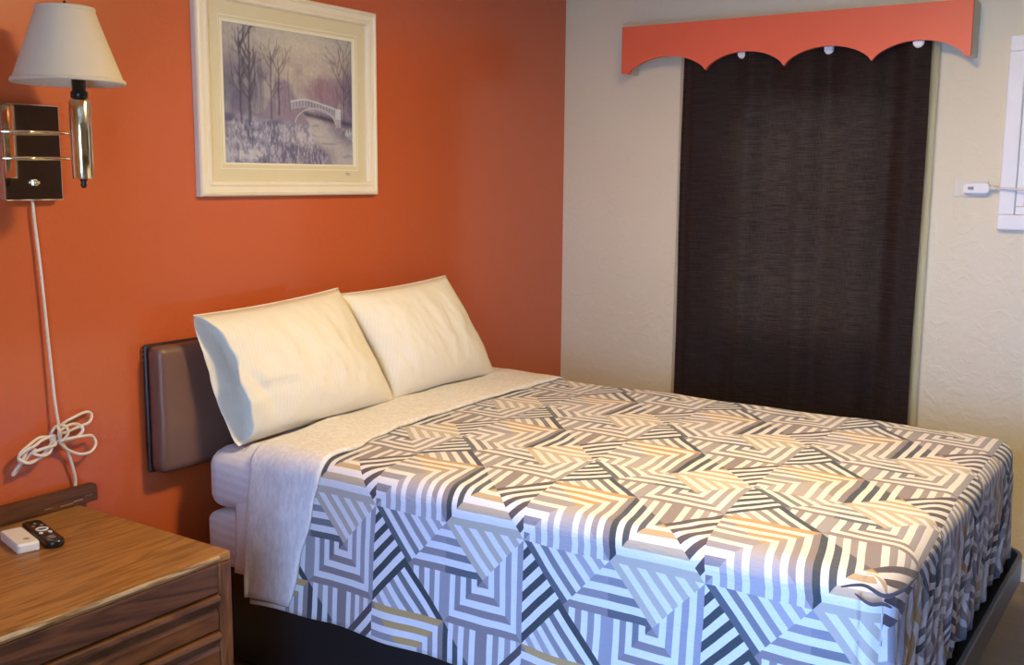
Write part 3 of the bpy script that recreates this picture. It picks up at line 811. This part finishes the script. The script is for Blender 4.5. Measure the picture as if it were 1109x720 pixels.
# bank shadow and river
cx = .52+.42*(.42-Z)+.0*X; wv_ = .055+.42*(.42-Z)
dz = np.clip(.40-Z, 0, 1)+.012*(fb(12, 20, 130)-.5); riv = sm(-.01, .015, X-(.56+.62*dz+.02*np.sin(dz*22)))*sm(-.01, .02, (.68+1.5*dz)-X)*sm(.40, .385, Z)
img = mixc(img, (.50, .45, .42), riv*.9)
img = mixc(img, (.09, .09, .19), riv*sm(.10, .28, X-(.56+.62*dz))*sm(.05, .3, Z)*.85)
img = mixc(img, (.22, .22, .32), riv*sm(.55, .7, fb(5, 30, 70))*.6)
img = mixc(img, (.05, .05, .11), np.exp(-((Z-(.39-.16*(X-.60)))/.022)**2)*sm(.55, .62, X)*.9)
img = mixc(img, (.12, .09, .17), sm(.10, .0, Z-.10*(1-abs(X-.55)*1.6)-.05*fb(20, 8, 80))*sm(.9, .7, X)*sm(.2, .45, X)*.8)
img = mixc(img, (.14, .13, .22), np.exp(-((Z-.27+.04*np.sin(X*12))/.03)**2)*sm(.58, .45, X)*.8*fb(30, 12, 90)*1.4)
# stone bridge (arched deck with pierced rail)
bx = (X-.50)/.42; deck = .505-.30*np.clip(X-.62, 0, 1)**1.15-.55*np.clip(.60-X, 0, 1)**1.4
inb = (X > .49)*(X < .90)
band = sm(.0, .006, deck-Z)*sm(.070, .062, deck-Z)*inb
img = mixc(img, (.38, .37, .42), band)
pier = (np.sin(X*260) > .2)*1.0*sm(.012, .016, deck-Z)*sm(.056, .050, deck-Z)*inb
img = mixc(img, (.20, .19, .26), pier*.8)
img = mixc(img, (.62, .60, .60), np.exp(-((deck-Z-.004)/.006)**2)*inb)
arch = ((X-.69)/.165)**2+((Z-.30)/.135)**2
img = mixc(img, (.40, .38, .42), ((arch > 1)*(deck-Z > .06)*(X > .78)*(X < .90)*(Z > .30))*1.0)
img = mixc(img, (.56, .54, .55), np.exp(-((arch-1.05)/.06)**2)*(Z > .32)*(X > .52)*(X < .87)*.9)
img = mixc(img, (.60, .58, .60), ((np.abs(X-.875) < .022)*(np.abs(Z-.405) < .04))*1.0)
# foreground bare trees
def branch(x, z, ang, L, w, dep, img):
    n = max(4, int(L*90)); px, pz = x, z
    for k in range(n):
        ang_ = ang+.05*math.sin(k*.35+x*40)+(.25*(k/n)*(1 if ang < pi/2 else -1) if dep < 3 and abs(ang-pi/2) > .3 else 0); px += math.cos(ang_)*L/n; pz += math.sin(ang_)*L/n
        if dep > 0 and k > n*.25 and rng.rand() < (.20 if dep > 1 else .30):
            img = branch(px, pz, ang+rng.choice([-1, 1])*(.35+.35*rng.rand()), L*(.22+.25*rng.rand()) if dep < 3 else .10+.12*rng.rand(), w*.5, dep-1, img)
        ww = max(.0016, w*(1-.6*k/n))
        i0, i1 = max(0, int((px-4*ww)*NX)), min(NX, int((px+4*ww)*NX)+2); j0, j1 = max(0, int((pz-.03)*NZ)), min(NZ, int((pz+.03)*NZ)+2)
        if i1 > i0 and j1 > j0:
            a = np.exp(-((X[j0:j1, i0:i1]-px)/ww)**2-((Z[j0:j1, i0:i1]-pz)/(max(ww, L/n)*1.0))**2)*.75
            img[j0:j1, i0:i1] = img[j0:j1, i0:i1]*(1-a[..., None])+np.array((.07, .06, .09))*a[..., None]
    return img
img = branch(.185, .20, pi/2-.01, .78, .013, 3, img)
img = branch(.125, .27, pi/2+.01, .70, .008, 3, img)
img = branch(.345, .33, pi/2, .50, .006, 2, img)
img = branch(.40, .36, pi/2, .42, .007, 2, img)
img = branch(.93, .30, pi/2, .62, .004, 2, img)
gr = fb(110, 34, 110, 3)*sm(.36, .28, Z)*(1-riv)
img = mixc(img, (.66, .64, .66), sm(.42, .62, gr)*.40); img = mixc(img, (.10, .10, .19), sm(.50, .70, fb(60, 26, 120, 3)*sm(.40, .3, Z)*(1-riv))*.6)
img = img*np.array((.98, 1.06, 1.22))
img = np.clip(img*(.88+.24*fb(60, 50, 100, 2)[..., None]), 0, 1)
vs = [(PX0-.001+(PX1-PX0+.002)*i/(NX-1)-pi_.location.x, -.0035-pi_.location.y, PZ0-.001+(PZ1-PZ0+.002)*j/(NZ-1)-pi_.location.z) for j in range(NZ) for i in range(NX)]
fs_ = [(j*NX+i, j*NX+i+1, (j+1)*NX+i+1, (j+1)*NX+i) for j in range(NZ-1) for i in range(NX-1)]
me = bpy.data.meshes.new('print'); me.from_pydata(vs, [], fs_); me.update()
ca = me.color_attributes.new('paint', 'FLOAT_COLOR', 'POINT')
ca.data.foreach_set('color', np.concatenate([img, np.ones((NZ, NX, 1))], 2).astype(np.float32).ravel())
t = NT('woodland_print_paper'); at = t.node('ShaderNodeVertexColor'); at.layer_name = 'paint'
t.L(at.outputs[0], t.b.inputs['Base Color']); t.set(Roughness=.7); M['print'] = t.m
link('print', me, M['print'], pi_)
bm = bmesh.new()
for pts in ([(0, 0), (.006, .007), (.009, -.001), (.014, .006)], [(.014, .006), (.018, .001), (.024, .004)], [(.004, -.003), (.022, -.002)]):
    add_tube(bm, [(-1.487+a, -.0106, 1.507+b) for a, b in pts], .0007, 5)
from_bm('signature', bm, M['grey_print'], pi_)
box('glazing', (FX0+.046, -.0145, FZ0+.046), (FX1-.046, -.0130, FZ1-.046), M['glass'], pi_)

# ------------------------------------------------------------------ wall lamp
wl = thing('wall_lamp', (-2.667, 0, 1.55), 'chrome wall lamp with ivory shade and mirrored plate, on the orange wall', 'wall lamp')
bm = bmesh.new(); add_box(bm, (-2.748, -.030, 1.432), (-2.588, -.001, 1.676), .003); from_bm('back_plate', bm, M['chrome'], wl)
LX, LY = -2.640, -.20
for z in (1.606, 1.540):
    bm = bmesh.new(); add_tube(bm, [(-2.755, -.036, z-.002), (-2.577, -.036, z+.001)], .0042, 10)
    add_tube(bm, spline([(-2.577, -.036, z), (-2.568, -.05, z), (-2.585, -.10, z), (LX+.01, LY+.02, z), (LX, LY+.005, z)], 8), .0042, 10)
    from_bm('arm', bm, M['brass'], wl, True)
bm = bmesh.new(); add_lathe(bm, [(.024, 0), (.026, .003), (.026, .19), (.024, .194), (.012, .195)], (LX, LY, 1.488)); from_bm('lamp_body', bm, M['brass'], wl, True)
bm = bmesh.new(); add_lathe(bm, [(.004, -.022), (.008, -.016), (.006, -.008), (.010, .0)], (LX, LY, 1.488), 16); from_bm('finial', bm, M['black_gloss'], wl, True)
bm = bmesh.new(); add_lathe(bm, [(.012, 0), (.020, .004), (.021, .018), (.016, .022), (.017, .055), (.014, .06)], (LX, LY, 1.683), 24); from_bm('socket', bm, M['black_gloss'], wl, True)
bm = bmesh.new(); add_lathe(bm, [(.012, 0), (.013, .02), (.027, .055), (.030, .075), (.024, .098), (.008, .108)], (LX, LY, 1.742), 24); from_bm('bulb', bm, M['white_plastic'], wl, True)
SX, SY = -2.667, -.20
def shade_r(h):    # empire shade, slight flare
    return .066+(.129-.066)*((1-h)**1.04)
bm = bmesh.new(); pr = [(shade_r(k/16), .176*k/16) for k in range(17)]
add_lathe(bm, pr, (SX, SY, 1.722), 56, cap=False)
sh = from_bm('lamp_shade', bm, M['shade'], wl, True); md = sh.modifiers.new('thickness', 'SOLIDIFY'); md.thickness = .0018; md.offset = 0
bm = bmesh.new()
ring = lambda r, z: [(SX+r*cos(2*pi*k/56), SY+r*sin(2*pi*k/56), z) for k in range(56)]
for r, z0, z1 in ((.1305, 1.720, 1.729), (.0675, 1.890, 1.900)):
    bm = bmesh.new()
    add_lathe(bm, [(r, z0-1.72), (r+.0012, (z0+z1)/2-1.72), (r-.0005, z1-1.72)], (SX, SY, 1.72), 56, cap=False)
    tr = from_bm('shade_trim', bm, M['shade'], wl, True); md = tr.modifiers.new('thickness', 'SOLIDIFY'); md.thickness = .003; md.offset = 0
bm = bmesh.new(); add_tube(bm, ring(.065, 1.885), .0015, 6, True)
for k in range(3):
    a = 2*pi*k/3+.3; add_tube(bm, [(SX, SY, 1.885), (SX+.065*cos(a), SY+.065*sin(a), 1.885)], .0015, 6)
add_tube(bm, [(SX, SY, 1.84), (SX, SY, 1.905)], .002, 6); from_bm('spider', bm, M['brass'], wl)
bm = bmesh.new(); add_lathe(bm, [(.003, 0), (.006, .004), (.004, .010), (.002, .014)], (SX, SY, 1.902), 12); from_bm('shade_finial', bm, M['black_gloss'], wl, True)
bm = bmesh.new(); add_lathe(bm, [(.003, -.004), (.006, 0), (.005, .012), (.002, .014)], (0, 0, 0), 10)
bmesh.ops.transform(bm, matrix=Matrix.Translation((-2.668, -.038, 1.478)) @ Matrix.Rotation(pi/2, 4, 'X'), verts=bm.verts[:])
add_box(bm, (-2.674, -.036, 1.47), (-2.662, -.0295, 1.486), .001)
from_bm('switch', bm, M['brass'], wl, True)

# its cord, tied up in loops, running down behind the nightstand's back board
co = thing('lamp_cord', (-2.64, -.01, .64), 'off white lamp cord with tied loops hanging against the orange wall', 'cord')
r = .0042
bm = bmesh.new()
add_tube(bm, spline([(-2.665, -.012, 1.431), (-2.663, -.012, 1.38), (-2.655, -.014, 1.25), (-2.646, -.016, 1.05), (-2.640, -.02, .90), (-2.637, -.026, .835), (-2.640, -.03, .80)], 10), r, 8)
add_tube(bm, spline([(-2.635, -.024, .79), (-2.612, -.02, .755), (-2.597, -.016, .71), (-2.588, -.013, .67), (-2.588, -.011, .63), (-2.588, -.011, .50), (-2.588, -.010, .30)], 10), r, 8)
from_bm('cord_run', bm, M['cord'], co, True)
bm = bmesh.new()
px = lambda a, b, y: (-2.766+.236*(a-110)/625.0, y, .850-(b-110)*.000350)   # loop sketch laid out on the wall plane
loops = [
    [(480, 175), (600, 120), (700, 112), (738, 140), (700, 190), (620, 215), (500, 240)],
    [(470, 200), (540, 178), (620, 195), (640, 235), (600, 275), (540, 300), (470, 280), (440, 240)],
    [(440, 290), (500, 360), (600, 425), (680, 420), (735, 370), (720, 310), (650, 285), (520, 280)],
    [(400, 250), (300, 225), (200, 260), (130, 310), (140, 370), (200, 392), (300, 360), (370, 300)],
    [(400, 230), (300, 240), (230, 265), (160, 300), (125, 340), (170, 385), (240, 380), (330, 330)],
    [(380, 270), (330, 340), (270, 350), (225, 320), (300, 300), (370, 290)],
]
for n, lp in enumerate(loops):
    y = -.018-.006*n
    add_tube(bm, spline([px(a, b, y-.006*sin(k*1.9+n)) for k, (a, b) in enumerate(lp)], 8, True), r, 7, True)
add_tube(bm, spline([px(210, 290, -.03), px(150, 370, -.034), px(100, 460, -.022), px(120, 462, -.02), px(170, 390, -.026), px(260, 300, -.034)], 8), r, 7)
add_tube(bm, spline([px(410, 150, -.045), px(415, 200, -.052), px(425, 260, -.045), px(400, 290, -.03), px(390, 240, -.022), px(420, 170, -.03), px(460, 160, -.048), px(480, 210, -.052), px(450, 270, -.045), px(400, 295, -.032)], 8), r, 7)
from_bm('tied_loops', bm, M['cord'], co, True)

# ------------------------------------------------------------------ nightstand
NX0, NX1, NYF, NZT = -3.62, -2.597, -.655, .602
ns = thing('nightstand', (-3.1, -.35, 0), 'brown wooden bedside cabinet with drawers against the orange wall', 'nightstand')
bm = bmesh.new(); add_box(bm, (NX0, NYF+.004, NZT-.022), (NX1, -.04, NZT), .003); from_bm('top', bm, M['oak'], ns)
box('worn_edge', (NX0+.001, NYF-.001, NZT-.0135), (NX1-.035, NYF+.0045, NZT-.003), M['worn_wood'], ns, .002)
bm = bmesh.new(); poly = [(NX0, NZT+.0003), (-2.540-.0, NZT+.0003), (-2.540, NZT+.040), (-2.542, NZT+.046), (-2.548, NZT+.049), (NX0, NZT+.049)]
add_prism(bm, poly, -.040, -.018, 'y'); bmesh.ops.bevel(bm, geom=[e for e in bm.edges if abs(e.verts[0].co.z-e.verts[1].co.z) < 1e-4 and e.verts[0].co.z > NZT+.03], offset=.003, segments=2, affect='EDGES')
from_bm('back_board', bm, M['dark_wood'], ns)
for a, b, c, d in ((-2.615, -2.585, .013, .0014), (-2.655, -2.615, .009, .0011), (-2.70, -2.675, .012, .0010), (-2.58, -2.556, .019, .0015)):
    bm = bmesh.new(); n = 9; zb = NZT+c
    top = [(a+(b-a)*k/n, zb+d*(.4+.6*abs(sin(k*2.3+a*50)))) for k in range(n+1)]; bot = [(a+(b-a)*k/n, zb-d*.4*abs(sin(k*1.7+a*30))) for k in range(n, -1, -1)]
    add_prism(bm, top+bot, -.0406, -.0398, 'y')
    from_bm('scuff_mark', bm, M['worn_wood'], ns)
# carcass
box('side_panel', (NX1-.030, NYF+.012, 0), (NX1-.004, -.042, NZT-.0225), M['mid_wood_v'], ns, .002)
box('side_panel', (NX0+.004, NYF+.012, 0), (NX0+.030, -.042, NZT-.0225), M['mid_wood_v'], ns, .002)
box('stile', (NX1-.040, NYF, 0), (NX1-.002, NYF+.020, NZT-.0225), M['mid_wood_v'], ns, .004)
box('stile', (NX0+.002, NYF, 0), (NX0+.040, NYF+.020, NZT-.0225), M['mid_wood_v'], ns, .004)
box('back_panel', (NX0+.03, -.05, .03), (NX1-.03, -.044, NZT-.025), M['dark_wood'], ns)
box('plinth', (NX0+.03, NYF+.02, 0), (NX1-.03, NYF+.035, .08), M['dark_wood'], ns)
def moulded(name, z0, z1, mat, bulge=.012):
    # drawer front: cove moulding along the top lip, flat face below
    h = z1-z0
    poly = [(NYF+.022, z0), (NYF+.004, z0), (NYF+.002, z0+.006), (NYF+.002, z1-.048), (NYF+.008, z1-.036), (NYF+.004, z1-.028), (NYF-.006, z1-.018), (NYF-.010, z1-.010), (NYF-.008, z1-.003), (NYF-.002, z1), (NYF+.022, z1)]
    bm = bmesh.new(); add_prism(bm, poly, NX0+.044, NX1-.044, 'x'); return from_bm(name, bm, mat, ns)
box('top_rail', (NX0+.040, NYF+.003, .508), (NX1-.040, NYF+.022, NZT-.0225), M['dark_wood'], ns, .003)
for z0, z1 in ((.416, .504), (.25, .410), (.09, .244)):
    moulded('drawer', z0, z1, M['mid_wood'])

# small things on the nightstand
def slab_outline(L, Wd, r0, r1, n=8):
    pts = []
    for cx, cy, a0, r in ((L/2-r1, Wd/2-r1, 0, r1), (-L/2+r0, Wd/2-r0, 90, r0), (-L/2+r0, -Wd/2+r0, 180, r0), (L/2-r1, -Wd/2+r1, 270, r1)):
        for k in range(n+1): a = math.radians(a0+90*k/n); pts.append((cx+r*cos(a), cy+r*sin(a)))
    return pts
rm = thing('remote_control', (-2.806, -.205, NZT+.0008), 'black television remote with pale buttons, behind the small white box', 'remote control')
rm.rotation_euler = (0, 0, math.radians(-104))
bm = bmesh.new(); pts = slab_outline(.20, .046, .012, .021); n = len(pts)
lay = [(.90, 0), (1, .004), (1, .012), (.94, .017), (.80, .0185)]
rs = [[bm.verts.new((x_*(1-(1-s)*.25), y_*s, z_)) for x_, y_ in pts] for s, z_ in lay]
for A, B in zip(rs, rs[1:]):
    for k in range(n): bm.faces.new((A[k], A[(k+1) % n], B[(k+1) % n], B[k]))
bm.faces.new(rs[0][::-1]); bm.faces.new(rs[-1])
me = bpy.data.meshes.new('body'); bm.to_mesh(me); bm.free(); link('body', me, M['black_gloss'], rm, True)
def local(name, bm, mat, par, sm_=True):
    me = bpy.data.meshes.new(name); bm.to_mesh(me); bm.free(); return link(name, me, mat, par, sm_)
bm = bmesh.new(); add_tube(bm, [(-.010+.0135*cos(2*pi*k/28), .0135*sin(2*pi*k/28), .0192) for k in range(28)], .0022, 6, True); local('navigation_ring', bm, M['white_plastic'], rm)
for (bx_, by_, rx, ry, mt) in ((.018, -.011, .007, .005, 'white_plastic'), (.020, .010, .0085, .0045, 'white_plastic'), (.055, .0, .0025, .009, 'grey_print'), (.068, .0, .0025, .009, 'grey_print'), (-.045, .010, .004, .004, 'grey_print'), (-.045, -.010, .004, .004, 'grey_print'), (-.065, 0, .004, .004, 'grey_print')):
    bm = bmesh.new(); add_lathe(bm, [(1, 0), (1, .0012), (.8, .002)], (0, 0, 0), 18)
    bmesh.ops.transform(bm, matrix=Matrix.Translation((bx_, by_, .0180)) @ Matrix.Diagonal((rx, ry, 1, 1)), verts=bm.verts[:]); local('button', bm, M[mt], rm)
wb = thing('small_white_box', (-2.868, -.205, NZT+.0008), 'small white plastic box beside the black remote control on the nightstand', 'box')
wb.rotation_euler = (0, 0, math.radians(-104))
bm = bmesh.new(); pts = slab_outline(.140, .052, .006, .008, 4); n = len(pts)
rs = [[bm.verts.new((x_*s, y_*s, z_)) for x_, y_ in pts] for s, z_ in ((.98, 0), (1, .003), (1, .018), (.93, .0225), (.90, .023))]
for A, B in zip(rs, rs[1:]):
    for k in range(n): bm.faces.new((A[k], A[(k+1) % n], B[(k+1) % n], B[k]))
bm.faces.new(rs[0][::-1]); bm.faces.new(rs[-1]); local('case', bm, M['white_plastic'], wb, False)
M['gold_mark'] = plain('tan_mark', (.45, .30, .16), .6)
bm = bmesh.new(); add_lathe(bm, [(.0075, 0), (.0075, .0006)], (.035, .005, .0231), 16); local('mark', bm, M['gold_mark'], wb, False)

# small fittings belong to the part that carries them
def under(root, child, part):
    ch = [o for o in root.children if o.name.split('.')[0] == part]
    for o in [c for c in root.children if c.name.split('.')[0] == child]: o.parent = ch[0]
under(wl, 'shade_trim', 'lamp_shade'); under(wl, 'shade_finial', 'lamp_shade'); under(wl, 'spider', 'lamp_shade')
under(wl, 'finial', 'lamp_body'); under(wl, 'bulb', 'socket'); under(wl, 'switch', 'back_plate')
under(pi_, 'signature', 'mat_board'); under(pi_, 'mat_bevel', 'mat_board')
under(hb, 'staples', 'backing_board'); under(ns, 'scuff_mark', 'back_board'); under(ns, 'worn_edge', 'top')
under(pc, 'plug_marking', 'plug'); under(op, 'socket_face', 'cover'); under(wb, 'mark', 'case')
for p in [o for o in bpy.data.objects if o.name.split('.')[0] == 'pillow']: under(p, 'seam', 'pillowcase')
under(rm, 'button', 'body'); under(rm, 'navigation_ring', 'body')
